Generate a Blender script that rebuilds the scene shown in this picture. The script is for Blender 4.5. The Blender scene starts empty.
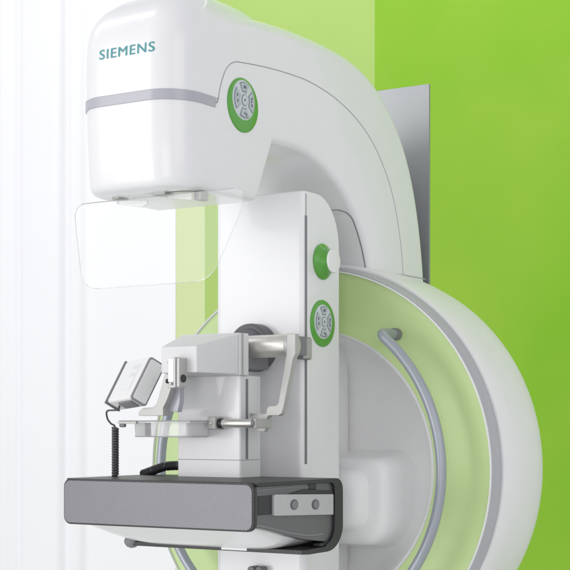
import bpy, bmesh, math, random
from mathutils import Vector, Matrix
from mathutils.bvhtree import BVHTree
random.seed(4)
sc = bpy.context.scene
col = sc.collection
PI = math.pi
def R(d): return math.radians(d)

# ------------------------------------------------------------------ camera numbers
TH = R(32.5); FP = 1500.0; HZ = 425.0; DIST = 2.19
RX = Vector((math.cos(TH), math.sin(TH), 0)); FW = Vector((-math.sin(TH), math.cos(TH), 0)); UP = Vector((0, 0, 1))
kk = (310 - 285) / FP * DIST
CAM = Vector((-(DIST*FW.x + kk*RX.x), -(DIST*FW.y + kk*RX.y), (464 - HZ)/FP*DIST))

# ------------------------------------------------------------------ materials
def newmat(name):
    m = bpy.data.materials.new(name); m.use_nodes = True
    return m, m.node_tree.nodes, m.node_tree.links, m.node_tree.nodes['Principled BSDF']
def plastic(name, c, rough=.35, coat=0.0, metal=0.0, var=.02, bump=0.0, scale=30, spec=.5, sss=0.0, stretch=None):
    m, N, L, b = newmat(name)
    b.inputs['Roughness'].default_value = rough; b.inputs['Metallic'].default_value = metal
    b.inputs['Coat Weight'].default_value = coat; b.inputs['Coat Roughness'].default_value = .08
    b.inputs['Specular IOR Level'].default_value = spec
    tc = N.new('ShaderNodeTexCoord'); mp = N.new('ShaderNodeMapping'); L.new(tc.outputs['Object'], mp.inputs[0])
    if stretch: mp.inputs['Scale'].default_value = stretch
    n = N.new('ShaderNodeTexNoise'); n.inputs['Scale'].default_value = scale; n.inputs['Detail'].default_value = 4
    L.new(mp.outputs[0], n.inputs['Vector'])
    r = N.new('ShaderNodeValToRGB'); e = r.color_ramp.elements
    e[0].position = .3; e[1].position = .7
    e[0].color = (*[max(0, x*(1-var)) for x in c], 1); e[1].color = (*[min(1, x*(1+var)) for x in c], 1)
    L.new(n.outputs['Fac'], r.inputs[0]); L.new(r.outputs[0], b.inputs['Base Color'])
    mr = N.new('ShaderNodeMapRange'); mr.inputs[3].default_value = rough*.85; mr.inputs[4].default_value = rough*1.15
    L.new(n.outputs['Fac'], mr.inputs[0]); L.new(mr.outputs[0], b.inputs['Roughness'])
    if bump:
        bp = N.new('ShaderNodeBump'); bp.inputs['Strength'].default_value = bump; bp.inputs['Distance'].default_value = .0005
        n2 = N.new('ShaderNodeTexNoise'); n2.inputs['Scale'].default_value = 900; L.new(mp.outputs[0], n2.inputs['Vector'])
        L.new(n2.outputs['Fac'], bp.inputs['Height']); L.new(bp.outputs[0], b.inputs['Normal'])
    return m
M = {}
M['white'] = plastic('white_lacquer', (.80, .80, .815), .30, coat=.35, var=.008, bump=.03)
M['white2'] = plastic('white_housing', (.80, .80, .80), .40, coat=.1, var=.01, bump=.05)
M['bowl'] = plastic('bowl_white', (.86, .86, .86), .45, var=.01, bump=.05)
M['shade'] = plastic('pale_grey_plastic', (.70, .70, .71), .45, var=.01)
M['band'] = plastic('grey_band', (.42, .42, .47), .30, coat=.3)
M['ringgrey'] = plastic('ring_grey', (.42, .43, .45), .4, var=.02)
M['seam'] = plastic('seam_dark', (.20, .20, .22), .6)
M['seaml'] = plastic('seam_soft', (.36, .36, .37), .6)
M['green'] = plastic('pad_green', (.09, .36, .04), .35, coat=.3)
M['greenl'] = plastic('channel_green', (.54, .70, .32), .5, coat=.1, var=.03, scale=6)
M['key'] = plastic('key_silver', (.60, .64, .66), .35)
M['keym'] = plastic('key_outline', (.25, .29, .33), .5)
M['key2'] = plastic('key_face', (.47, .51, .54), .4)
M['keyd'] = plastic('key_marks', (.12, .15, .20), .5)
M['steel'] = plastic('brushed_aluminium', (.50, .50, .51), .42, metal=.35, var=.05, scale=60, stretch=(1, 1, 14))
M['steelx'] = plastic('turned_steel', (.72, .70, .66), .38, metal=.75, var=.04, scale=80)
M['alum'] = plastic('matt_aluminium', (.46, .46, .445), .42, metal=.3, var=.03)
M['tube'] = plastic('silver_tube', (.36, .385, .43), .40, metal=.4, coat=.1)
M['midgrey'] = plastic('mid_grey_plastic', (.20, .20, .215), .45)
M['sidegrey'] = plastic('detector_side_grey', (.10, .10, .105), .38, coat=.3, bump=.1)
M['black'] = plastic('black_rubber', (.022, .022, .026), .45)
M['cord'] = plastic('cord_rubber', (.07, .07, .075), .5)
M['flange'] = plastic('flange_grey', (.11, .11, .125), .42)
M['cover'] = plastic('cover_grey', (.27, .27, .29), .4)
M['teal'] = plastic('teal_ink', (.07, .31, .33), .5)
M['plate'] = plastic('wall_plate_steel', (.33, .34, .35), .38, metal=.6, var=.06, scale=25, stretch=(1, 1, .08))
M['wallw'] = plastic('white_wall', (.88, .88, .90), .8, var=.006, scale=2)
M['floor'] = plastic('pale_floor', (.75, .75, .76), .5, var=.03, scale=3)
def greenwall(name, c0, c1):
    m, N, L, b = newmat(name)
    b.inputs['Roughness'].default_value = .8; b.inputs['Specular IOR Level'].default_value = .12
    tc = N.new('ShaderNodeTexCoord'); n = N.new('ShaderNodeTexNoise'); n.inputs['Scale'].default_value = 2.2; n.inputs['Detail'].default_value = 3
    L.new(tc.outputs['Object'], n.inputs['Vector'])
    r = N.new('ShaderNodeValToRGB'); r.color_ramp.elements[0].color = (*c0, 1); r.color_ramp.elements[1].color = (*c1, 1)
    r.color_ramp.elements[0].position = .35; r.color_ramp.elements[1].position = .65
    L.new(n.outputs['Fac'], r.inputs[0]); L.new(r.outputs[0], b.inputs['Base Color'])
    return m
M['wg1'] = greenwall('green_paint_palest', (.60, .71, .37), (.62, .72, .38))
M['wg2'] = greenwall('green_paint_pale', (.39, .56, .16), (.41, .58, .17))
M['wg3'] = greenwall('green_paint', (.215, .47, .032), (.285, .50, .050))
def glass(name, tr, tint=(1, 1, 1), rough=.02, body=None, ior=1.45):
    m = bpy.data.materials.new(name); m.use_nodes = True; N = m.node_tree.nodes; L = m.node_tree.links; N.clear()
    out = N.new('ShaderNodeOutputMaterial'); t = N.new('ShaderNodeBsdfTransparent'); t.inputs[0].default_value = (*tint, 1)
    g = N.new('ShaderNodeBsdfGlossy'); g.inputs['Roughness'].default_value = rough; g.inputs[0].default_value = (.9, .9, .9, 1)
    fr = N.new('ShaderNodeFresnel'); fr.inputs[0].default_value = ior
    d = N.new('ShaderNodeBsdfDiffuse'); d.inputs[0].default_value = (*(body or (.9, .9, .92)), 1)
    m1 = N.new('ShaderNodeMixShader'); m1.inputs[0].default_value = tr; L.new(d.outputs[0], m1.inputs[1]); L.new(t.outputs[0], m1.inputs[2])
    m2 = N.new('ShaderNodeMixShader'); L.new(fr.outputs[0], m2.inputs[0]); L.new(m1.outputs[0], m2.inputs[1]); L.new(g.outputs[0], m2.inputs[2])
    L.new(m2.outputs[0], out.inputs[0]); return m
M['shield'] = glass('clear_acrylic', .88, ior=1.2)
M['edge'] = glass('acrylic_edge', .74, body=(.62, .62, .64))
M['paddle'] = glass('paddle_acrylic', .66, (.99, .99, .99), body=(.95, .95, .96))
M['paddledge'] = glass('paddle_edge', .3, body=(.6, .6, .61))
M['film'] = glass('curtain_film', .5, body=(.93, .93, .95))
def carbon(name, a, b_, pitch, rough, width=.5, weave=True, fine=None):
    m, N, L, b = newmat(name)
    b.inputs['Roughness'].default_value = rough; b.inputs['Coat Weight'].default_value = .15; b.inputs['Coat Roughness'].default_value = .2
    tc = N.new('ShaderNodeTexCoord')
    s = N.new('ShaderNodeSeparateXYZ'); L.new(tc.outputs['Object'], s.inputs[0])
    def mth(op, x, y=None):
        n = N.new('ShaderNodeMath'); n.operation = op
        for i, v in enumerate((x, y)):
            if v is None: continue
            if isinstance(v, (int, float)): n.inputs[i].default_value = v
            else: L.new(v, n.inputs[i])
        return n.outputs[0]
    # twill: diagonal bands
    dg = mth('SUBTRACT', mth('ADD', mth('MULTIPLY', s.outputs[0], 1.0), mth('MULTIPLY', s.outputs[1], 1.0)), mth('MULTIPLY', s.outputs[2], 1.12))
    st = mth('MULTIPLY', mth('ADD', mth('SINE', mth('MULTIPLY', dg, 2*PI/pitch)), 1), .5)
    cr = mth('SUBTRACT', mth('MULTIPLY', s.outputs[0], 2.2), mth('MULTIPLY', s.outputs[2], -2.0))
    s2 = mth('MULTIPLY', mth('ADD', mth('SINE', mth('MULTIPLY', cr, 2*PI/pitch)), 1), .5)
    nz = N.new('ShaderNodeTexNoise'); nz.inputs['Scale'].default_value = 60
    L.new(tc.outputs['Object'], nz.inputs['Vector'])
    f = mth('ADD', mth('ADD', mth('MULTIPLY', st, .68), mth('MULTIPLY', s2, .14)), mth('MULTIPLY', nz.outputs['Fac'], .18))
    r = N.new('ShaderNodeValToRGB'); r.color_ramp.elements[0].color = (*a, 1); r.color_ramp.elements[1].color = (*b_, 1)
    r.color_ramp.elements[0].position = .2; r.color_ramp.elements[1].position = .8
    L.new(f, r.inputs[0]); L.new(r.outputs[0], b.inputs['Base Color'])
    return m
M['carbonpanel'] = carbon('carbon_panel', (.135, .134, .152), (.232, .230, .256), .0043, .35)
M['carbon'] = carbon('carbon_dark', (.008, .008, .009), (.034, .034, .037), .0052, .5)

# ------------------------------------------------------------------ mesh helpers
def empty(name, loc, parent=None):
    o = bpy.data.objects.new(name, None); o.empty_display_size = .05; col.objects.link(o); o.location = loc
    return o
def attach(o, parent):
    if parent is not None:
        o.parent = parent
        base = parent.location if parent.type == 'EMPTY' else Vector((0, 0, 0))
        if parent.type != 'EMPTY' and parent.parent: base = Vector((0, 0, 0))
        o.matrix_parent_inverse = Matrix.Translation(-Vector(base)) if parent.type == 'EMPTY' else Matrix.Identity(4)
def link(name, bm, mat, parent=None, sharp=40, bevel=0, seg=3, bang=30, wn=True):
    bmesh.ops.remove_doubles(bm, verts=bm.verts, dist=1e-6)
    bmesh.ops.recalc_face_normals(bm, faces=bm.faces)
    if bevel:
        es = [e for e in bm.edges if len(e.link_faces) == 2 and e.calc_face_angle(0) > R(bang)]
        bmesh.ops.bevel(bm, geom=es, offset=bevel, segments=seg, profile=.5, affect='EDGES', clamp_overlap=True)
    me = bpy.data.meshes.new(name); bm.to_mesh(me); bm.free()
    me.materials.append(mat)
    me.polygons.foreach_set('use_smooth', [True]*len(me.polygons))
    me.set_sharp_from_angle(angle=R(sharp))
    o = bpy.data.objects.new(name, me); col.objects.link(o)
    if wn:
        w = o.modifiers.new('wn', 'WEIGHTED_NORMAL'); w.keep_sharp = True; w.weight = 80
    attach(o, parent)
    return o
def box_bm(x0, x1, y0, y1, z0, z1, bm=None):
    bm = bm or bmesh.new()
    v = [bm.verts.new((x, y, z)) for x in (x0, x1) for y in (y0, y1) for z in (z0, z1)]
    for f in ((0,1,3,2), (4,6,7,5), (0,4,5,1), (2,3,7,6), (0,2,6,4), (1,5,7,3)): bm.faces.new([v[i] for i in f])
    return bm
def box(name, x0, x1, y0, y1, z0, z1, mat, parent, bevel=.001, seg=3):
    return link(name, box_bm(x0, x1, y0, y1, z0, z1), mat, parent, bevel=bevel, seg=seg)
def prism_bm(pts, axis, a, b, bm=None):
    """closed polygon pts extruded along axis from a to b. axis 'x': pts=(y,z); 'y': pts=(x,z); 'z': pts=(x,y)"""
    bm = bm or bmesh.new()
    def P(p, t): return {'x': (t, p[0], p[1]), 'y': (p[0], t, p[1]), 'z': (p[0], p[1], t)}[axis]
    A = [bm.verts.new(P(p, a)) for p in pts]; B = [bm.verts.new(P(p, b)) for p in pts]
    n = len(pts)
    bm.faces.new(A); bm.faces.new(B[::-1])
    for i in range(n): bm.faces.new((A[i], A[(i+1) % n], B[(i+1) % n], B[i]))
    return bm
def prism(name, pts, axis, a, b, mat, parent, bevel=.001, seg=2, bang=50, sharp=40):
    return link(name, prism_bm(pts, axis, a, b), mat, parent, bevel=bevel, seg=seg, bang=bang, sharp=sharp)
def rrect(x0, x1, y0, y1, r, n=6):
    """rounded rectangle outline; r single or 4 radii (x0y0, x1y0, x1y1, x0y1)"""
    if not isinstance(r, (tuple, list)): r = (r,)*4
    out = []
    for (cx, cy, sx, sy, a0, rr) in ((x0, y0, 1, 1, 180, r[0]), (x1, y0, -1, 1, 270, r[1]), (x1, y1, -1, -1, 0, r[2]), (x0, y1, 1, -1, 90, r[3])):
        for k in range(n+1):
            a = R(a0 + 90*k/n)
            out.append((cx + sx*rr + rr*math.cos(a), cy + sy*rr + rr*math.sin(a)))
    return out
def loft_bm(secs, cap=True, closed=True):
    bm = bmesh.new(); rows = [[bm.verts.new(p) for p in s] for s in secs]
    n = len(secs[0])
    for a, b in zip(rows, rows[1:]):
        for i in range(n if closed else n-1):
            j = (i+1) % n
            bm.faces.new((a[i], a[j], b[j], b[i]))
    if cap: bm.faces.new(rows[0]); bm.faces.new(rows[-1][::-1])
    return bm
def lathe_bm(prof, n=128, axis='y', c=(0, 0, 0), a0=0, a1=360):
    """prof: (radius, along-axis)"""
    bm = bmesh.new(); full = abs(a1-a0) >= 360
    rows = []
    for k in range(n if full else n+1):
        a = R(a0 + (a1-a0)*k/n); ca, sa = math.cos(a), math.sin(a)
        row = []
        for (r, t) in prof:
            if axis == 'y': p = (c[0]+r*ca, c[1]+t, c[2]+r*sa)
            elif axis == 'x': p = (c[0]+t, c[1]+r*ca, c[2]+r*sa)
            else: p = (c[0]+r*ca, c[1]+r*sa, c[2]+t)
            row.append(bm.verts.new(p))
        rows.append(row)
    m = len(rows)
    for k in range(m if full else m-1):
        a, b = rows[k], rows[(k+1) % m]
        for i in range(len(prof)-1): bm.faces.new((a[i], a[i+1], b[i+1], b[i]))
    bmesh.ops.remove_doubles(bm, verts=bm.verts, dist=1e-7)
    return bm
def lathe(name, prof, mat, parent, n=128, axis='y', c=(0, 0, 0), sharp=35, **k):
    return link(name, lathe_bm(prof, n, axis, c, **k), mat, parent, sharp=sharp, wn=False)
def tube_bm(path, r, n=12, closed=False, bm=None, cap=True):
    bm = bm or bmesh.new()
    P = [Vector(p) for p in path]; N = len(P); rows = []
    prev = None
    for i, p in enumerate(P):
        if closed: t = P[(i+1) % N] - P[i-1]
        else: t = P[min(i+1, N-1)] - P[max(i-1, 0)]
        t.normalize()
        if prev is None:
            u = t.orthogonal().normalized()
        else:
            u = (prev - t*prev.dot(t)).normalized()
        prev = u; v = t.cross(u)
        rr = r(i/(N-1)) if callable(r) else r
        rows.append([bm.verts.new(p + (u*math.cos(2*PI*k/n) + v*math.sin(2*PI*k/n))*rr) for k in range(n)])
    for i in range(N if closed else N-1):
        a, b = rows[i], rows[(i+1) % N]
        for k in range(n): bm.faces.new((a[k], a[(k+1) % n], b[(k+1) % n], b[k]))
    if cap and not closed: bm.faces.new(rows[0][::-1]); bm.faces.new(rows[-1])
    return bm
def tube(name, path, r, mat, parent, n=12, closed=False, sharp=50):
    return link(name, tube_bm(path, r, n, closed), mat, parent, sharp=sharp, wn=False)
def cat(pts, n=8, closed=False):
    """Catmull-Rom through points"""
    P = [Vector(p) for p in pts]; out = []; N = len(P)
    for i in range(N if closed else N-1):
        if closed: p0, p1, p2, p3 = P[i-1], P[i], P[(i+1) % N], P[(i+2) % N]
        else: p0, p1, p2, p3 = P[max(i-1, 0)], P[i], P[i+1], P[min(i+2, N-1)]
        for k in range(n):
            t = k/n
            out.append(.5*((2*p1) + (p2-p0)*t + (2*p0-5*p1+4*p2-p3)*t*t + (-p0+3*p1-3*p2+p3)*t**3))
    if not closed: out.append(P[-1])
    return out
def cyl(name, p, q, r, mat, parent, n=32, bevel=.0008):
    p = Vector(p); q = Vector(q); d = (q-p); Ld = d.length; d.normalize(); u = d.orthogonal().normalized(); v = d.cross(u)
    bm = bmesh.new(); b = min(bevel, r*.4, Ld*.4); rows = []
    for t, rr in ((0, r-b), (b*.3, r-b*.3), (b, r), (Ld-b, r), (Ld-b*.3, r-b*.3), (Ld, r-b)):
        rows.append([bm.verts.new(p + d*t + (u*math.cos(2*PI*k/n) + v*math.sin(2*PI*k/n))*rr) for k in range(n)])
    for a, c in zip(rows, rows[1:]):
        for k in range(n): bm.faces.new((a[k], a[(k+1) % n], c[(k+1) % n], c[k]))
    bm.faces.new(rows[0][::-1]); bm.faces.new(rows[-1])
    return link(name, bm, mat, parent, sharp=35, wn=False)
def tag(o, label=None, cat=None, kind=None, group=None):
    if label: o['label'] = label
    if cat: o['category'] = cat
    if kind: o['kind'] = kind
    if group: o['group'] = group
    return o

# ------------------------------------------------------------------ the setting
ZF = -.95; ZT = 2.6; YW = 1.2
def wall(name, x0, x1, mat, label, cat_='wall', y=YW):
    o = link(name, box_bm(x0, x1, y, y+.08, ZF-.02, ZT), mat, None, wn=False)
    tag(o, label, cat_, 'structure'); return o
wall('wall', -4.6, -1.137, M['wallw'], 'plain white wall behind the left side of the machine')
# the pale and the full green are neighbouring painted panels of the same wall
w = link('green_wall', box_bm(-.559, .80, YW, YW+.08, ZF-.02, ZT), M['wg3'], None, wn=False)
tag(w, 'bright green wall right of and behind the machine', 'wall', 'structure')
wall('wall', .803, 3.4, M['wallw'], 'added white wall right of the green wall, out of view')  # unseen wall, added to bounce neutral light onto the right flank
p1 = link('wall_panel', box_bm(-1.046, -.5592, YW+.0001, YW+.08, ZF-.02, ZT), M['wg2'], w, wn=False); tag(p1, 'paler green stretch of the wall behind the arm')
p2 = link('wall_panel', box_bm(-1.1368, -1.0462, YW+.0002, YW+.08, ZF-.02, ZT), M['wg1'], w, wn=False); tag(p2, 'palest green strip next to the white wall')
fl = link('floor', box_bm(-4.6, 3.0, -3.2, YW+.1, ZF-.06, ZF), M['floor'], None, wn=False); tag(fl, kind='structure')
# white fabric curtain in shallow folds at the left
def curtain():
    pre = []; x = -4.0
    while x < -1.80:
        pre.append((x, random.choice((.0, .020, .010)))); x += random.uniform(.06, .12)
    folds = [(-1.76, .016), (-1.74, .004), (-1.70, .016), (-1.672, .004), (-1.650, -.004), (-1.632, .012), (-1.60, .016), (-1.535, .016), (-1.506, .012), (-1.490, -.006), (-1.470, -.004), (-1.455, .018), (-1.430, .012), (-1.413, -.004), (-1.38, -.006), (-1.30, -.008), (-1.22, -.012), (-1.1372, -.0196)]
    P = cat([(a, b, 0) for a, b in pre + folds], 6)
    bm = bmesh.new()
    A = [bm.verts.new((p.x, YW-.02 - p.y, ZF+.03)) for p in P]; B = [bm.verts.new((p.x, YW-.02 - p.y, ZT-.05)) for p in P]
    for i in range(len(P)-1): bm.faces.new((A[i], A[i+1], B[i+1], B[i]))
    o = link('curtain', bm, M['wallw'], None, wn=False, sharp=80)
    tag(o, 'white curtain hanging in shallow folds before the white wall', 'curtain')
curtain()

# ------------------------------------------------------------------ the machine
root = empty('mammography_machine', (0, .1, ZF))
tag(root, 'white mammography machine with curved arm, green ring and carbon detector table', 'medical machine')

box('back_plate', -.078, .0690, .246, .250, ZF+.061, .594, M['plate'], root, bevel=.0005)
# gantry disc (axis = Y)
ZC = -.006
hp = [(.2895, .004), (.2925, .0285), (.2975, .030)]
hous = lathe('ring_housing', [(.2945, .0212), (.2978, .0215), (.3000, .029), (.3015, .06), (.3015, .10), (.300, .135), (.296, .160), (.288, .178), (.274, .190), (.25, .197), (.18, .200), (0, .200)], M['white2'], root, n=160, c=(0, 0, ZC))
lathe('grey_band', [(.2890, .0015), (.2905, .001), (.2922, .004), (.2946, .0170), (.2950, .0217), (.290, .0217)], M['ringgrey'], root, n=160, c=(0, 0, ZC))
lathe('rim_lip', [(.2862, .006), (.2866, -.0008), (.2875, -.0020), (.2886, -.0018), (.2893, .0012), (.2893, .006)], M['white2'], root, n=160, c=(0, 0, ZC))
chan = lathe('light_channel', [(p.x, p.y) for p in cat([(.2864, .002, 0), (.281, .0026, 0), (.274, .0036, 0), (.264, .0052, 0), (.254, .0066, 0), (.246, .0072, 0), (.238, .0076, 0), (.229, .0078, 0), (.220, .0072, 0), (.211, .0052, 0), (.2055, .0034, 0), (.2015, .002, 0)], 4)], M['greenl'], root, n=160, c=(0, 0, ZC))
lathe('bowl_trim', [(.2015, .006), (.2017, .0005), (.2005, -.001), (.1985, -.001), (.1972, .0005), (.1972, .006)], M['shade'], root, n=160, c=(0, 0, ZC))
lathe('bowl', [(.1974, .001), (.1955, .004), (.191, .014), (.183, .030), (.172, .044), (.158, .053), (.14, .0575), (.10, .059), (0, .059)], M['bowl'], root, n=160, c=(0, 0, ZC))

# ring handle
def ringpath():
    Rr, Y = .2365, -.047
    pts = []
    # leave the channel at 50 deg, bend down to the circle
    a0, a1 = 50.8, -230.8
    pts += [(Rr*math.cos(R(a0+3.2)), .010, ZC+Rr*math.sin(R(a0+3.2))), (Rr*math.cos(R(a0+3.0)), -.020, ZC+Rr*math.sin(R(a0+3.0)))]
    pts += [(Rr*math.cos(R(a0+2.6)), -.036, ZC+Rr*math.sin(R(a0+2.6))), (Rr*math.cos(R(a0+1.2)), -.0445, ZC+Rr*math.sin(R(a0+1.2)))]
    n = 90
    pts += [(Rr*math.cos(R(a0-1+(a1-a0+2)*k/n)), Y, ZC+Rr*math.sin(R(a0-1+(a1-a0+2)*k/n))) for k in range(n+1)]
    for d, y in ((1.2, -.0445), (2.6, -.036), (3.0, -.020), (3.2, .010)):
        pts.append((Rr*math.cos(R(a1-d)), y, ZC+Rr*math.sin(R(a1-d))))
    return cat(pts, 3)
hd = tube('ring_handle', ringpath(), .0072, M['tube'], root, n=20)
for a in (53.9, -233.9):
    ca, sa = .2365*math.cos(R(a)), .2365*math.sin(R(a))
    cyl('mount_collar', (ca, -.003, ZC+sa), (ca, .016, ZC+sa), .0086, M['midgrey'], hd)

# moulded boss in the bowl that carries the detector column
def boss():
    secs = []
    for (y, ins, r) in ((.060, -.006, .0), (.052, -.001, .0), (.036, .0025, .0), (.010, .005, .0), (.000, .0065, .0), (-.005, .010, .0), (-.008, .0145, .0), (-.0095, .020, 0)):
        secs.append([(x, y, z) for x, z in rrect(-.138+ins, .138-ins, -.120+ins, .016-ins, (.046-ins, .046-ins, .026-ins*.6, .026-ins*.6), 8)])
    return loft_bm(secs)
bs = link('bowl_boss', boss(), M['bowl'], root, sharp=60, wn=False)
bx_ = []
for (y, ins) in ((-.004, 0), (-.016, .004), (-.024, .012), (-.027, .022)):
    bx_.append([(x, y, z) for x, z in rrect(-.105+ins, .105-ins, -.095+ins*.8, -.004-ins*.8, .026, 8)])
link('boss_pad', loft_bm(bx_), M['bowl'], bs, sharp=60, wn=False)

# column
def col_profile(y0, y1, z0, z1, r):
    pts = [(y0, z0), (y1, z0)]
    for k in range(13):
        a = R(90*k/12); pts.append((y1 - r + r*math.cos(a), z1 - r*1.15 + 1.15*r*math.sin(a)))
    pts.append((y0, z1)); return pts
cb = prism_bm(col_profile(-.135, -.040, -.42, .376, .062), 'x', -.0735, .0735)
es = [e for e in cb.edges if abs(e.verts[0].co.y+.135) < 1e-5 and abs(e.verts[1].co.y+.135) < 1e-5 and abs(e.verts[0].co.x - e.verts[1].co.x) < 1e-6]
bmesh.ops.bevel(cb, geom=es, offset=.009, segments=5, profile=.5, affect='EDGES')
colm = link('column', cb, M['white'], root, bevel=.0025, seg=3, bang=60)
for s in (1,):
    box('slot', min(s*.0728, s*.0737), max(s*.0728, s*.0737), -.1315, -.1275, .004, .342, M['seam'], colm, bevel=0)
    box('seam', min(s*.0730, s*.0737), max(s*.0730, s*.0737), -.130, -.1290, .342, .372, M['seaml'], colm, bevel=0)
box('column_neck', -.034, .034, -.041, .0585, -.40, .185, M['white2'], root, bevel=.008)

# upright neck panel on the inside of the arm
# arm (loft of rounded cross-sections along the curve)
O = [(-.36, .566), (-.31, .576), (-.25, .583), (-.17, .588), (-.08, .588), (0, .581), (.06, .563), (.11, .533), (.15, .494), (.18, .448), (.203, .392), (.219, .33), (.228, .27), (.230, .22)]
I = [(-.36, .40), (-.31, .42), (-.25, .424), (-.20, .427), (-.145, .427), (-.105, .421), (-.065, .407), (-.025, .384), (.008, .354), (.029, .325), (.042, .298), (.050, .270), (.054, .24), (.055, .20)]
Oc = cat([(0, a, b) for a, b in O], 5); Ic = cat([(0, a, b) for a, b in I], 5)
def arm_sec(o, i, hw=.0745):
    d = (o - i); T = d.length; d.normalize(); out = []
    ro, ri = .019, .011
    # u across (x), w from inner(0) to outer(T)
    for (x, w) in rrect(-hw, hw, 0, T, (ri, ri, ro, ro), 6):
        # crown the outer face slightly
        cr = .004*(1-(x/hw)**2)*(1 if w > T*.6 else 0)
        p = i + d*(w+cr); out.append((x, p.y, p.z))
    return out
arm = link('arm', loft_bm([arm_sec(o, i, .0755 - .0045*max(0, min(1, (-.325 - o.y)/.035))**1.5) for o, i in zip(Oc, Ic)]), M['white'], root, sharp=70, wn=False)
# seams on both flanks of the arm
def seam_side(s):
    pts = [(-.3450, .4563), (-.3415, .459), (-.338, .472), (-.331, .490), (-.321, .505), (-.306, .5145), (-.285, .518), (-.23, .523), (-.17, .5255), (-.12, .5245), (-.06, .516), (-.005, .500), (.04, .478), (.075, .450), (.105, .414), (.126, .372), (.140, .325), (.147, .28)]
    return [(s*.0754, p.y, p.z) for p in cat([(0, a, b) for a, b in pts], 5)]
for s in (-1, 1):
    tube('seam', seam_side(s), .0007, M['seaml'], arm, n=6)
# cover panel let into the inner side of the arm, following its curve
def panel_rows(off):
    zs = [.262 + (.366-.262)*k/26 for k in range(27)]; rows = []
    ic = [(p.y, p.z) for p in Ic]
    for z in zs:
        y = None
        for (a, b) in zip(ic, ic[1:]):
            if (a[1]-z)*(b[1]-z) <= 0 and a[0] > -.05:
                t = (z-a[1])/(b[1]-a[1]) if b[1] != a[1] else 0; y = a[0] + (b[0]-a[0])*t
        r_ = .016; d = max(0, z-(.366-r_)); hw = .0665 - (r_ - math.sqrt(max(0, r_*r_-d*d)))
        rows.append((hw, y - off, z))
    return rows
def neck_panel():
    pr = panel_rows(.0022); bm = bmesh.new(); prev = None
    for hw, y, z in pr:
        row = [bm.verts.new((x, yy, z)) for x, yy in ((-hw-.0006, y+.006), (-hw, y+.0006), (-hw+.0008, y), (-hw*.3, y), (hw*.3, y), (hw-.0008, y), (hw, y+.0006), (hw+.0006, y+.006))]
        if prev:
            for k in range(7): bm.faces.new((prev[k], prev[k+1], row[k+1], row[k]))
        prev = row
    bm.faces.new(prev)
    return bm
npn = link('neck_panel', neck_panel(), M['shade'], arm, sharp=50, wn=False)
pr = panel_rows(.0012)
tube('seam', [(hw+.0008, y, z) for hw, y, z in pr] + [(-hw-.0008, y, z) for hw, y, z in pr[::-1]], .0008, M['seam'], npn, n=6)
# grey seam where the arm stands on the disc
def base_gap():
    bm = bmesh.new()
    return prism_bm(rrect(-.0758, .0758, .050, .2295, .012, 6), 'z', .2835, .2850)
link('base_gasket', base_gap(), M['seaml'], arm)

# tube head
hroot = None
def sect(z, hw, yf, yr, rf, bow=.006, rr=.004, dx=0):
    out = []
    e = max(0, min(1, (hw-.02)/.055)); x0 = -hw - .0160*e; yf = yf - .009*e
    for (x, y) in rrect(x0, hw, yf, yr, (rf, rf, rr, rr), 10):
        if y < yf + rf + 1e-4:
            t = max(-1, min(1, (2*x - x0 - hw)/(hw - x0))); y = y - bow*(1 - t*t)
        out.append((x+dx, y, z))
    return out
def head_lower():
    S = []
    for (z, hw, yf, yr, rf) in ((.3450, .062, -.392, -.262, .036), (.3455, .068, -.398, -.256, .040), (.3472, .0712, -.4025, -.2525, .042), (.351, .0732, -.4055, -.2505, .043), (.358, .0740, -.4075, -.2475, .044), (.40, .0748, -.4095, -.229, .044), (.43, .0752, -.4105, -.215, .044), (.4515, .0753, -.411, -.205, .044)):
        S.append(sect(z, hw, yf, yr, rf))
    return loft_bm(S)
hl = link('head_housing', head_lower(), M['white'], root, sharp=60, wn=False)
bandm = loft_bm([sect(z, .0755+e, -.411-e, -.345-e*0, .044) for z, e in ((.4500, .0), (.4505, .0012), (.4625, .0012), (.4630, .0))])
link('trim_band', bandm, M['band'], hl, sharp=50, wn=False)
def hood():
    S = []
    # z, half width, front, rear, front radius
    for (z, hw, yf, yr, rf) in ((.4630, .0753, -.4115, -.25, .044), (.49, .0753, -.4120, -.25, .044), (.515, .0753, -.4115, -.25, .044), (.535, .0751, -.410, -.25, .044),
                                (.550, .0745, -.406, -.25, .044), (.562, .0730, -.400, -.245, .045), (.573, .0700, -.391, -.24, .045), (.582, .0655, -.380, -.235, .044), (.590, .0590, -.367, -.255, .034), (.596, .0500, -.354, -.275, .026), (.600, .038, -.341, -.290, .018), (.602, .022, -.328, -.300, .010)):
        S.append(sect(z, hw, yf, yr, rf, rr=.010))
    return loft_bm(S)
hd2 = link('head_hood', hood(), M['white'], root, sharp=70, wn=False)

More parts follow.
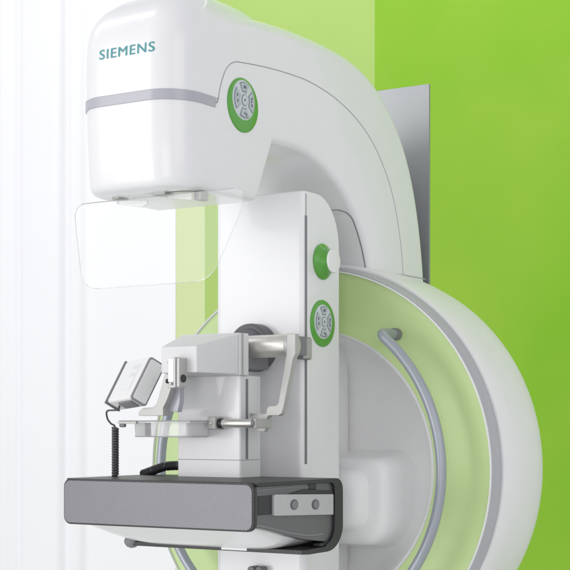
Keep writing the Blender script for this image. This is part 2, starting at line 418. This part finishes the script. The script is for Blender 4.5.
# raised lettering ink on the hood
def lettering():
    cu = bpy.data.curves.new('lettering', 'FONT'); cu.body = 'SIEMENS'; cu.size = .0185; cu.extrude = 0; cu.offset = 0; cu.resolution_u = 4
    cu.space_character = 1.12
    o = bpy.data.objects.new('tmp', cu); col.objects.link(o)
    bpy.context.view_layer.update()
    dg = bpy.context.evaluated_depsgraph_get()
    me = bpy.data.meshes.new_from_object(o.evaluated_get(dg)); bpy.data.objects.remove(o)
    bm = bmesh.new(); bm.from_mesh(me)
    bmesh.ops.triangulate(bm, faces=bm.faces)
    bmesh.ops.subdivide_edges(bm, edges=[e for e in bm.edges if e.calc_length() > .002], cuts=2, use_grid_fill=False)
    bmesh.ops.triangulate(bm, faces=bm.faces)
    d2 = bmesh.ops.duplicate(bm, geom=bm.verts[:] + bm.edges[:] + bm.faces[:])['geom']
    dup = {v for v in d2 if isinstance(v, bmesh.types.BMVert)}
    for v in dup: v.co.x += .00055; v.co.y += .0002
    xs = [v.co.x for v in bm.verts]; x0, x1 = min(xs), max(xs); ys = [v.co.y for v in bm.verts]; y0, y1 = min(ys), max(ys)
    hb = bmesh.new(); hb.from_mesh(hd2.data); bv = BVHTree.FromBMesh(hb)
    for v in bm.verts:
        X = -.0445 + (v.co.x-x0)/(x1-x0)*(.0850); Z = .5082 + (v.co.y-y0)/(y1-y0)*.0122
        h = bv.ray_cast(Vector((X, -1, Z)), Vector((0, 1, 0)))
        v.co = Vector((X, h[0].y-.0004-(.0001 if v in dup else 0) if h[0] else -.42, Z))
    hb.free()
    return link('lettering', bm, M['teal'], hd2, wn=False)
lettering()

# control pads on the right flank (and their twins on the left)
def pad(xp, yc, zc, ro, s=1, key=None, drop=.010):
    def disc(r, x, c, n=64, dz=0):
        return [(x, c[0]+r*math.cos(2*PI*k/n), c[1]+dz+r*math.sin(2*PI*k/n)) for k in range(n)]
    def X(t): return xp + s*t
    secs = [disc(ro, X(-.001), (yc, zc)), disc(ro, X(.0006), (yc, zc)), disc(ro-.0006, X(.0014), (yc, zc)), disc(ro-.002, X(.0018), (yc, zc)), disc(ro*.5, X(.0020), (yc, zc))]
    p = link('control_pad', loft_bm(secs), M['green'], root, sharp=60, wn=False)
    kc = (yc, zc+drop); kr = ro*.74; xp = xp - s*.0032
    secs = [disc(kr, X(.003), kc), disc(kr, X(.0050), kc), disc(kr-.0012, X(.0058), kc), disc(kr*.5, X(.006), kc)]
    k = link('keypad', loft_bm(secs), M['key'], p, sharp=60, wn=False)
    def flat(pts, x, name, mat, t=.0006):
        link(name, prism_bm(pts, 'x', X(x), X(x+t)), mat, p, wn=False)
    # centre key, ring of outlined keys with dark legends
    ci = [(kc[0]+kr*.25*math.cos(2*PI*q/24), kc[1]+kr*.30*math.sin(2*PI*q/24)) for q in range(24)]
    flat(ci, .0059, 'button', M['keym'])
    ci = [(kc[0]+kr*.20*math.cos(2*PI*q/24), kc[1]+kr*.25*math.sin(2*PI*q/24)) for q in range(24)]
    flat(ci, .0062, 'button', M['key'], .0008)
    for j, (am, wa) in enumerate(((90, 27), (180, 38), (270, 27), (0, 38))):
        for (wd, r0, r1, x, mt, nm) in ((wa, .40, .90, .0056, M['keym'], 'button'), (wa-3.5, .46, .84, .0062, M['key2'], 'button')):
            P = [(kc[0]+kr*r1*math.cos(R(am-wd+2*wd*q/10)), kc[1]+kr*r1*math.sin(R(am-wd+2*wd*q/10))) for q in range(11)]
            P += [(kc[0]+kr*r0*math.cos(R(am+wd-2*wd*q/10)), kc[1]+kr*r0*math.sin(R(am+wd-2*wd*q/10))) for q in range(11)]
            flat(P, x, nm, mt)
        marks = {0: [(-6, .0), (6, .0)], 1: [(-14, .02), (12, -.02)], 2: [(0, 0), (11, .08)], 3: [(-15, 0), (0, -.05), (14, 0)]}[j]
        for (da, dr) in marks:
            P = [(kc[0]+kr*(.65+dr)*math.cos(R(am+da))+.0013*math.cos(2*PI*q/8), kc[1]+kr*(.65+dr)*math.sin(R(am+da))+(.0022 if da else .0013)*math.sin(2*PI*q/8)) for q in range(8)]
            flat(P, .0069, 'legend', M['keyd'], .0003)
    flat([(kc[0]+.0012*math.cos(2*PI*q/8), kc[1]+.0020*math.sin(2*PI*q/8)) for q in range(8)], .0071, 'legend', M['keyd'], .0003)
    return p
pad(.0755, -.287, .4635, .0345, 1, drop=.0062)
pad(.0735, -.0875, .1975, .0325, 1, drop=.0022)

# round knob
kb = lathe('knob', [(0, 0), (.0245, 0), (.0250, .0015), (.0240, .003), (.0215, .005), (.0190, .0075), (.0170, .0105), (.0163, .0135), (.0165, .0155), (.0168, .0165), (.0163, .0175)], M['green'], root, n=48, axis='x', c=(.0735, -.0875, .283))
lathe('knob_cap', [(.0164, .0168), (.0167, .0182), (.0158, .0198), (.010, .0203), (0, .0205)], M['white2'], kb, n=48, axis='x', c=(.0735, -.0875, .283))

# collimator rails and clear tabs under the head
tube('rail', cat([(-.086, -.372, .3490), (-.05, -.378, .3475), (0, -.384, .3460), (.045, -.378, .3455), (.066, -.362, .3455)], 8), .0012, M['midgrey'], root, n=8)
box('rail_bracket', -.062, -.050, -.380, -.360, .3430, .3500, M['alum'], root)
box('rail_bracket', .006, .026, -.385, -.365, .3420, .3485, M['alum'], root)
box('rail_clip', .058, .069, -.368, -.352, .334, .3445, M['alum'], root)
prism('guide_tab', [(-.060, .343), (-.012, .3395), (-.012, .334), (-.022, .331), (-.060, .338)], 'y', -.372, -.369, M['paddle'], root, bevel=.0005)
prism('guide_tab', [(.018, .345), (.060, .3425), (.060, .333), (.022, .3385)], 'y', -.376, -.373, M['paddle'], root, bevel=.0005)

# clear face shield
def round_poly(pts, n=9):
    """pts = (x, z, radius): polygon with arc-like corners"""
    out = []; N = len(pts)
    for k in range(N):
        p = Vector(pts[k][:2]); a = Vector(pts[k-1][:2]); b = Vector(pts[(k+1) % N][:2]); r_ = pts[k][2]
        u = (a-p).normalized()*r_; v = (b-p).normalized()*r_
        for q in range(n+1):
            t = q/n; w_ = (p+u)*(1-t)**2 + p*2*t*(1-t) + (p+v)*t*t
            out.append((w_.x, w_.y))
    return out
sp = round_poly([(-.1215, .3405, .022), (.1420, .3405, .015), (.1400, .3150, .009), (.0950, .2315, .026), (-.1060, .2305, .026)])
def ysh(x): return -.384
bm = bmesh.new()
va = [bm.verts.new((x, ysh(x), z)) for x, z in sp]
f = bm.faces.new(va); 
sh = link('face_shield', bm, M['shield'], root, wn=False)
for p_ in sh.data.polygons: p_.use_smooth = False
tube('shield_edge', [(x, ysh(x), z) for x, z in sp], .0005, M['edge'], sh, n=6, closed=True)

# ------------------------------------------------------------------ object table carriage
sl = box('support_slab', -.072, .0300, -.226, -.178, -.02, .1228, M['white'], root, bevel=.0015)
box('slab_side', .0298, .0308, -.2245, -.1785, -.015, .1218, M['shade'], sl, bevel=0)
box('slot', .0306, .0314, -.2135, -.2085, .0115, .118, M['seam'], sl, bevel=0)
tube('seam', [(-.0718, -.2263, .0105), (.0300, -.2263, .0105), (.0310, -.2253, .0105), (.0310, -.1795, .0105)], .0004, M['seaml'], sl, n=6)
# wedge-shaped carriage block
def wedge():
    bm = bmesh.new()
    f = [(-.027, -.322, .1235), (.029, -.322, .1235), (.029, -.322, .1575), (-.027, -.322, .1575)]
    b = [(-.060, -.235, .1235), (.034, -.235, .1235), (.034, -.235, .1775), (-.060, -.235, .1775)]
    A = [bm.verts.new(p) for p in f]; B = [bm.verts.new(p) for p in b]
    bm.faces.new(A); bm.faces.new(B[::-1])
    for i in range(4): bm.faces.new((A[i], A[(i+1) % 4], B[(i+1) % 4], B[i]))
    return bm
cbk = link('carriage', wedge(), M['shade'], root, bevel=.0015, seg=3)
bpl = box('end_plate', -.061, .0350, -.2346, -.212, .1225, .1785, M['shade'], cbk, bevel=.0015)
box('core', -.030, .026, -.2125, -.150, .132, .170, M['midgrey'], cbk, bevel=.002)
box('end_trim', .0352, .0362, -.2290, -.2265, .1228, .1782, M['alum'], cbk, bevel=0)
fg = lathe('flange', [(0, -.030), (.022, -.030), (.0255, -.0285), (.0265, -.024), (.030, -.0235), (.0325, -.021), (.0332, -.016), (.0332, .001)], M['flange'], root, n=64, c=(-.003, -.135, .1635))
shf = cyl('shaft', (.0, -.190, .1620), (.0935, -.190, .1620), .0152, M['steelx'], root, n=48)
cyl('shaft_collar', (.0850, -.190, .1620), (.0912, -.190, .1620), .0158, M['steel'], shf, n=48)
# cranked arm plate
pp = [(.0905, .1765), (.1040, .1765), (.1040, .150), (.1000, .143), (.0855, .080), (.0825, .0715), (.0770, .0690), (.0625, .0690), (.0595, .0660), (.0590, .0560), (.0555, .0480), (.0440, .0480), (.0440, .0700), (.0575, .0725), (.0600, .0800), (.0640, .0825), (.0740, .0830), (.0770, .0860), (.0900, .150)]
cp = prism('paddle_arm', [(x, z) for x, z in pp], 'y', -.206, -.196, M['alum'], root, bevel=.0010, bang=25)
box('clamp_foot', .0325, .055, -.205, -.197, .0700, .0722, M['alum'], cp, bevel=.0004)
gc = box('slide_clamp', .0700, .0800, -.150, -.126, .1455, .1760, M['midgrey'], root, bevel=.002)
box('clamp_plate', .0800, .0812, -.149, -.127, .1470, .1745, M['alum'], gc, bevel=.0005)
box('clamp_bridge', .0745, .0880, -.190, -.1505, .1500, .1755, M['midgrey'], gc, bevel=.0015)

# compression paddle (tray of clear plastic on a steel bar)
bar = cyl('paddle_bar', (.006, -.236, .0590), (.060, -.236, .0590), .0058, M['steelx'], root, n=24)
cyl('bar_sleeve', (.002, -.236, .0590), (.0100, -.236, .0590), .0066, M['black'], bar, n=24)
cyl('bar_end', (.0575, -.236, .0590), (.0625, -.236, .0590), .0062, M['midgrey'], bar, n=24)
box('bar_bridge', .0600, .0640, -.240, -.200, .0530, .0650, M['alum'], bar, bevel=.0008)
pc = box('paddle_clamp', -.0090, .0040, -.246, -.226, .0510, .0680, M['alum'], root, bevel=.0015)
cyl('screw', (-.0030, -.2475, .0595), (-.0030, -.2455, .0595), .0020, M['steelx'], pc, n=16)
def tray():
    bm = box_bm(-.126, -.0085, -.285, -.228, .0595, .0620)
    pts = rrect(-.108, -.012, -.280, -.232, .008, 5)
    lo = [(x*.97-.003, y*.985-.003, .0415) for x, y in pts]
    secs = [[(x, y, .0605) for x, y in pts], [(x, y, .0435) for x, y in [(a[0], a[1]) for a in lo]], lo]
    b2 = loft_bm(secs); me = bpy.data.meshes.new('t'); b2.to_mesh(me); b2.free(); bm.from_mesh(me)
    return bm
pd = link('paddle', tray(), M['paddle'], root, sharp=40, wn=False)
tube('paddle_rim', [(-.126, -.285, .0622), (-.0095, -.285, .0622), (-.0095, -.228, .0622), (-.126, -.228, .0622)], .0009, M['paddledge'], pd, n=6, closed=True)
tube('paddle_rim', [(x*.97-.003, y*.985-.003, .0413) for x, y in rrect(-.108, -.012, -.280, -.232, .008, 5)], .0007, M['paddledge'], pd, n=6, closed=True)
cyl('latch', (-.1230, -.287, .0565), (-.1140, -.287, .0565), .0026, M['midgrey'], pd, n=16)
box('latch_bar', -.1265, -.0950, -.2880, -.2850, .0585, .0618, M['alum'], pd, bevel=.0005)

# ------------------------------------------------------------------ detector table
det = root
DX0, DX1 = -.1505, .1485
# carbon shell, C-shaped in section, extruded across
def shellprof(t_top=.0060, t=.0105):
    out = [(-.3625, -.0125), (-.176, -.0125)]
    for k in range(1, 9):
        a = R(90-90*k/8); out.append((-.176+.016*math.cos(a), -.0285+.016*math.sin(a)))
    out.append((-.160, -.073))
    for k in range(1, 11):
        a = R(-90*k/10); out.append((-.200+.040*math.cos(a), -.073+.034*math.sin(a)))
    out += [(-.245, -.1075), (-.262, -.1065)]
    inn = [(-.262, -.1010), (-.245, -.1010), (-.205, -.1000)]
    for k in range(1, 9):
        a = R(-90+90*k/8); inn.append((-.206+.025*math.cos(a), -.073+.0245*math.sin(a)))
    inn.append((-.181, -.034))
    for k in range(1, 7):
        a = R(90*k/6); inn.append((-.190+.009*math.cos(a), -.028+.010*math.sin(a)))
    inn += [(-.3625, -.0172)]
    return out + inn
sb = prism_bm(shellprof(), 'x', DX0-.001, DX1+.001)
for v in sb.verts:
    if v.co.x < 0 and v.co.z < -.095 and v.co.y < -.20: v.co.x = -.131
shl = link('detector_shell', sb, M['carbon'], det, bevel=.0008, seg=2, bang=40)
# thicker side rails of the shell
def railprof():
    return shellprof()
# tray body behind the front panel
sideP = [(-.3640, -.0172), (-.1725, -.0172), (-.1725, -.070)]
for k in range(0, 9):
    a = R(-90*k/8); sideP.append((-.198+.0255*math.cos(a), -.072+.0225*math.sin(a)))
sideP += [(-.215, -.0925), (-.25, -.0885), (-.285, -.0820), (-.320, -.0745), (-.350, -.0690), (-.3640, -.0675)]
body = prism('detector_body', sideP, 'x', DX0+.0055, DX1-.0035, M['sidegrey'], det, bevel=.0015, bang=35)
# belly
def belly():
    S = []
    ys = [-.3625, -.34, -.315, -.285, -.26, -.235, -.215]
    dp = [-.0700, -.0790, -.0880, -.0960, -.1005, -.1018, -.1015]
    hw = [.1450, .1440, .1410, .1360, .1310, .1290, .1290]
    ys = ys + [-.190]; hw = [.1445]*8
    dp = [-.0705, -.0800, -.0895, -.0985, -.1030, -.1035, -.1030, -.1025]
    for y, d, h in zip(ys, dp, hw):
        row = []
        for k in range(33):
            t = -1 + 2*k/32
            z = -.060 + (d + .060)*(1-abs(t)**7)**.5
            row.append((h*t, y, z))
        S.append(row)
    bm = bmesh.new(); rows = [[bm.verts.new(p) for p in s] for s in S]
    for a, b in zip(rows, rows[1:]):
        for i in range(32): bm.faces.new((a[i], a[i+1], b[i+1], b[i]))
    for r_ in (rows[0], rows[-1]): bm.faces.new(r_)
    return bm
link('detector_belly', belly(), M['white'], det, sharp=60, wn=False)
# front panel
fp = link('front_panel', prism_bm(rrect(DX0, DX1, -.0720, -.0127, .0110, 8), 'y', -.3700, -.3630), M['carbon'], det, bevel=.0012, bang=50)
link('panel_face', prism_bm(rrect(DX0+.0022, DX1-.0026, -.0698, -.0152, .0092, 8), 'y', -.3712, -.3695), M['carbonpanel'], fp, bevel=.0004, bang=50)
for s, X in ((1, DX1), (-1, DX0)):
    a, b = (X-.0002, X+.0012) if s > 0 else (X-.0012, X+.0002)
    # dark inner lip of the side rail, recessed dark pocket, metal handle with two screws
    lip = [(-.1715, -.0175), (-.1715, -.073)]
    for k in range(1, 9):
        t = R(-90*k/8); lip.append((-.200+.0285*math.cos(t), -.073+.0265*math.sin(t)))
    lip += [(-.215, -.0995)]
    lip2 = [(-.215, -.0955), (-.203, -.0955)]
    for k in range(0, 9):
        t = R(-90+90*k/8); lip2.append((-.203+.0235*math.cos(t), -.073+.0215*math.sin(t)))
    lip2 += [(-.1800, -.0240), (-.1850, -.0175)]
    prism('side_lip', lip + lip2, 'x', min(X-s*.012, X-s*.0015), max(X-s*.012, X-s*.0015), M['black'], det, bevel=.0006, bang=60)
    # moulded crease on the side
    crease = cat([(X-s*.0040, y, z) for y, z in ((-.360, -.0640), (-.340, -.0670), (-.31, -.0730), (-.27, -.0800), (-.235, -.0840), (-.205, -.0840))], 5)
    tube('crease', crease, .0016, M['midgrey'], body, n=8)
    crease = cat([(X-s*.0040, y, z) for y, z in ((-.362, -.0225), (-.33, -.0215), (-.28, -.0210), (-.25, -.0215), (-.232, -.0235))], 5)
    tube('crease', crease, .0011, M['midgrey'], body, n=8)
    box('latch', min(X-s*.008, X-s*.002), max(X-s*.008, X-s*.002), -.240, -.222, -.0260, -.0165, M['black'], body, bevel=.0015)
    box('pocket', min(X-s*.0075, X-s*.0025), max(X-s*.0075, X-s*.0025), -.357, -.305, -.0525, -.0290, M['black'], body, bevel=.001)
    gp = prism('grip', [(-.3270, -.0290), (-.3270, -.0535), (-.3230, -.0545), (-.184, -.0600), (-.184, -.0330), (-.3230, -.0280)], 'x', min(X-s*.008, X+s*.0008), max(X-s*.008, X+s*.0008), M['steel'], body, bevel=.0012)
    prism('grip_wedge', [(-.290, -.0290), (-.183, -.0325), (-.183, -.0290), (-.250, -.0245)], 'x', min(X-s*.0075, X-s*.001), max(X-s*.0075, X-s*.001), M['black'], body, bevel=.0006)
    for yy, zz in ((-.281, -.0425), (-.230, -.0445)):
        x0, x1 = X+s*.0004, X+s*.0014
        prism('screw', [(yy+.0088*math.cos(2*PI*k/28), zz+.0066*math.sin(2*PI*k/28)) for k in range(28)], 'x', min(x0, x1), max(x0, x1), M['flange'], gp, bevel=0)
        x0, x1 = X+s*.0006, X+s*.0021
        prism('screw', [(yy+.0068*math.cos(2*PI*k/28), zz+.0050*math.sin(2*PI*k/28)) for k in range(28)], 'x', min(x0, x1), max(x0, x1), M['midgrey'], gp, bevel=0)
# label strip and rubber bumpers along the bottom edge
box('marker_strip', .026, .066, -.2636, -.2618, -.1052, -.1022, M['white2'], det, bevel=.0003)
lathe('bumper', [(0, -.010), (.005, -.009), (.0080, -.005), (.0092, 0), (.0080, .006), (.0050, .010), (0, .011)], M['midgrey'], det, n=24, axis='x', c=(-.128, -.256, -.1015))
# small fittings under the table
for x in (-.004, .009):
    cyl('latch_knob', (x, -.1355, -.143), (x, -.150, -.143), .0055, M['midgrey'], colm, n=20)
# ------------------------------------------------------------------ tilted control box on a bracket
def cam3(u, v, w): return RX*u + UP*v + FW*w
Ld = cam3(-18, -40, -13.8).normalized(); Wd = cam3(25, 3, -41); Wd = (Wd - Ld*Wd.dot(Ld)).normalized()
Td = Ld.cross(Wd).normalized()
if Td.dot(FW) < 0: Td = -Td
bxr = empty('control_box', (-.11, -.29, .08))
tag(bxr, 'small tilted white and grey control box hanging left of the carriage over the table', 'control box')
C0 = Vector((-.0985, -.285, .1120))
def lbox(a0, a1, b0, b1, c0, c1, name, mat, parent, bevel=.001, r=None, seg=3):
    bm = bmesh.new()
    if r:
        pts = rrect(a0, a1, c0, c1, r, 5); prism_bm([(p[0], p[1]) for p in pts], 'y', b0, b1, bm)
    else: box_bm(a0, a1, b0, b1, c0, c1, bm)
    for v in bm.verts: v.co = C0 + Ld*v.co.x + Wd*v.co.y + Td*v.co.z
    return link(name, bm, mat, parent, bevel=bevel, bang=50, seg=seg)
sL, sW, sT = .0320, .0370, .0120
lbox(-sL, sL, -sW, sW, -sT, sT, 'box_body', M['white2'], bxr, bevel=.0035)
scv = lbox(-sL*.98, sL*1.0, sW-.002, sW+.0020, -sT*1.02, sT*1.04, 'side_cover', M['cover'], bxr, bevel=.0006, r=.004)
lbox(-sL*.90, sL*.93, sW+.0015, sW+.0028, -sT*.84, sT*.86, 'cover_plate', M['white2'], scv, bevel=.0004, r=.003)
lbox(-sL*1.0, sL*1.06, -sW-.003, -sW+.001, -sT*1.12, sT*.9, 'edge_plate', M['midgrey'], bxr, bevel=.0008)
lbox(sL-.001, sL+.0025, -sW*.2, sW*.85, -sT*.6, sT*.55, 'port', M['midgrey'], bxr, bevel=.0006)
lbox(-sL*.7, sL*.55, -sW*.55, sW*.55, -sT-.0012, -sT+.001, 'face_panel', M['white'], bxr, bevel=.0005)
for t in (-.35, .05):
    lbox(-sL*.30+t*.03, -sL*.30+t*.03+.006, sW*.10, sW*.42, -sT-.0018, -sT, 'button', M['shade'], bxr, bevel=.0004)
# bracket plates
Yb = -.300
brk = prism('bracket', [(-.0370, .1235), (-.0260, .1235), (-.0260, .1060), (-.0330, .0900), (-.0395, .0790), (-.0395, .0690), (-.0800, .0690), (-.0800, .0740), (-.0735, .0790), (-.0560, .0800), (-.0500, .0850)], 'y', Yb-.002, Yb+.012, M['alum'], bxr, bevel=.0008, bang=20)
prism('bracket_gusset', [(-.0320, .1100), (-.0215, .1110), (-.0215, .0870), (-.0250, .0740), (-.0450, .0740)], 'y', Yb+.010, Yb+.020, M['band'], bxr, bevel=.0008)
box('clamp_block', -.0050, .0050, -.338, -.321, .1110, .1420, M['white'], bxr, bevel=.0015)
box('clamp_plate', .0055, .0090, -.3405, -.3275, .1045, .1430, M['steel'], bxr, bevel=.0010)
box('clamp_plate', .0090, .0140, -.3385, -.3220, .1050, .1420, M['alum'], bxr, bevel=.0010)
box('clamp_base', -.0070, .0135, -.3360, -.3215, .1040, .1080, M['alum'], bxr, bevel=.0008)
cyl('thumb_screw', (-.0120, -.331, .1130), (.0000, -.331, .1130), .0016, M['midgrey'], bxr, n=12)
cyl('thumb_knob', (-.0120, -.331, .1130), (-.0085, -.331, .1130), .0030, M['black'], bxr, n=16)
cyl('thumb_knob', (.0138, -.331, .1160), (.0162, -.331, .1160), .0050, M['black'], bxr, n=20)
cyl('pin', (-.0095, -.331, .1370), (-.0040, -.331, .1370), .0022, M['alum'], bxr, n=12)
# lead and coiled cable down to the table
ce = C0 + Ld*sL + Wd*(-sW*.55)
lead = cat([ce - Ld*.004, ce + Ld*.004 + UP*-.002, Vector((-.1490, -.282, .0760)), Vector((-.1490, -.282, .0660)), Vector((-.1445, -.280, .0590)), Vector((-.1400, -.278, .0560)), Vector((-.1385, -.278, .0500))], 8)
tube('lead', lead, .0013, M['cord'], bxr, n=10)
def coil(a, b, rad, turns, wire):
    a, b = Vector(a), Vector(b); d = (b-a); L_ = d.length; d.normalize(); u = d.orthogonal().normalized(); v = d.cross(u)
    n = turns*14
    return [a + d*L_*k/n + (u*math.cos(2*PI*k/14) + v*math.sin(2*PI*k/14))*rad for k in range(n+1)]
tube('coiled_cable', coil((-.1385, -.278, .0530), (-.1385, -.278, -.0110), .0034, 18, .0015), .0018, M['cord'], bxr, n=8)
cyl('cable_core', (-.1385, -.278, .0540), (-.1385, -.278, -.0128), .0030, M['cord'], bxr, n=14)
# ribbed hose on the table top behind the slab
hose = cat([(-.150, -.205, -.0125), (-.132, -.203, -.0065), (-.112, -.201, -.0005), (-.090, -.199, .0010), (-.062, -.198, .0010)], 12)
hb_ = bmesh.new()
tube_bm(hose, lambda t: .0055 + .0012*(1 if int(t*44) % 2 else 0), 14, bm=hb_)
ho = link('ribbed_hose', hb_, M['black'], root, sharp=30, wn=False)
# flat foot at the base of the stand, on the floor
box('base_foot', -.30, .30, -.30, .45, ZF+.001, ZF+.06, M['white2'], root, bevel=.01)
box('stand', -.07, .07, .10, .2475, ZF+.05, -.28, M['white2'], root, bevel=.01)

# ------------------------------------------------------------------ light
def area(name, loc, target, sx, sy, power, color=(1, 1, 1)):
    l = bpy.data.lights.new(name, 'AREA'); l.shape = 'RECTANGLE'; l.size = sx; l.size_y = sy; l.energy = power; l.color = color
    o = bpy.data.objects.new(name, l); col.objects.link(o); o.location = loc
    d = Vector(target) - Vector(loc); o.rotation_euler = d.to_track_quat('-Z', 'Y').to_euler()
    return o
area('key_softbox', (-2.6, -4.4, 1.3), (0, -.15, .1), 2.4, 2.4, 50, (1, .99, .985))
area('low_softbox', (-1.5, -3.3, -.35), (0, -.15, .05), 1.6, 1.2, 23, (1, .99, .985))
area('front_softbox', (1.7, -3.6, .1), (.15, 0, -.05), 1.4, 1.2, 11, (1, .99, 1))
area('right_softbox', (3.4, -1.8, 1.2), (.1, 0, .0), 1.8, 2.0, 15, (1, .97, 1))
area('wall_wash', (-1.8, -.9, 2.3), (-1.7, YW, .3), 2.2, .6, 11, (.97, .97, 1))
area('green_wash', (-.15, .80, 1.75), (-.1, YW, 1.15), 1.6, .2, 5.5, (1, 1, .97))
w = bpy.data.worlds.new('World'); sc.world = w; w.use_nodes = True
bg = w.node_tree.nodes['Background']; bg.inputs[0].default_value = (.97, .98, 1, 1); bg.inputs[1].default_value = .69

# ------------------------------------------------------------------ camera
cd = bpy.data.cameras.new('camera'); cam = bpy.data.objects.new('camera', cd); col.objects.link(cam)
cam.location = CAM; cam.rotation_euler = (R(90), 0, TH)
cd.sensor_width = 36; cd.lens = 36*FP/570; cd.shift_y = (HZ-285)/570; cd.clip_start = .05; cd.clip_end = 50
sc.camera = cam
sc.view_settings.view_transform = 'Standard'; sc.view_settings.look = 'None'; sc.view_settings.exposure = 0
sc.render.engine = 'CYCLES'
sc.cycles.max_bounces = 8; sc.cycles.transparent_max_bounces = 16
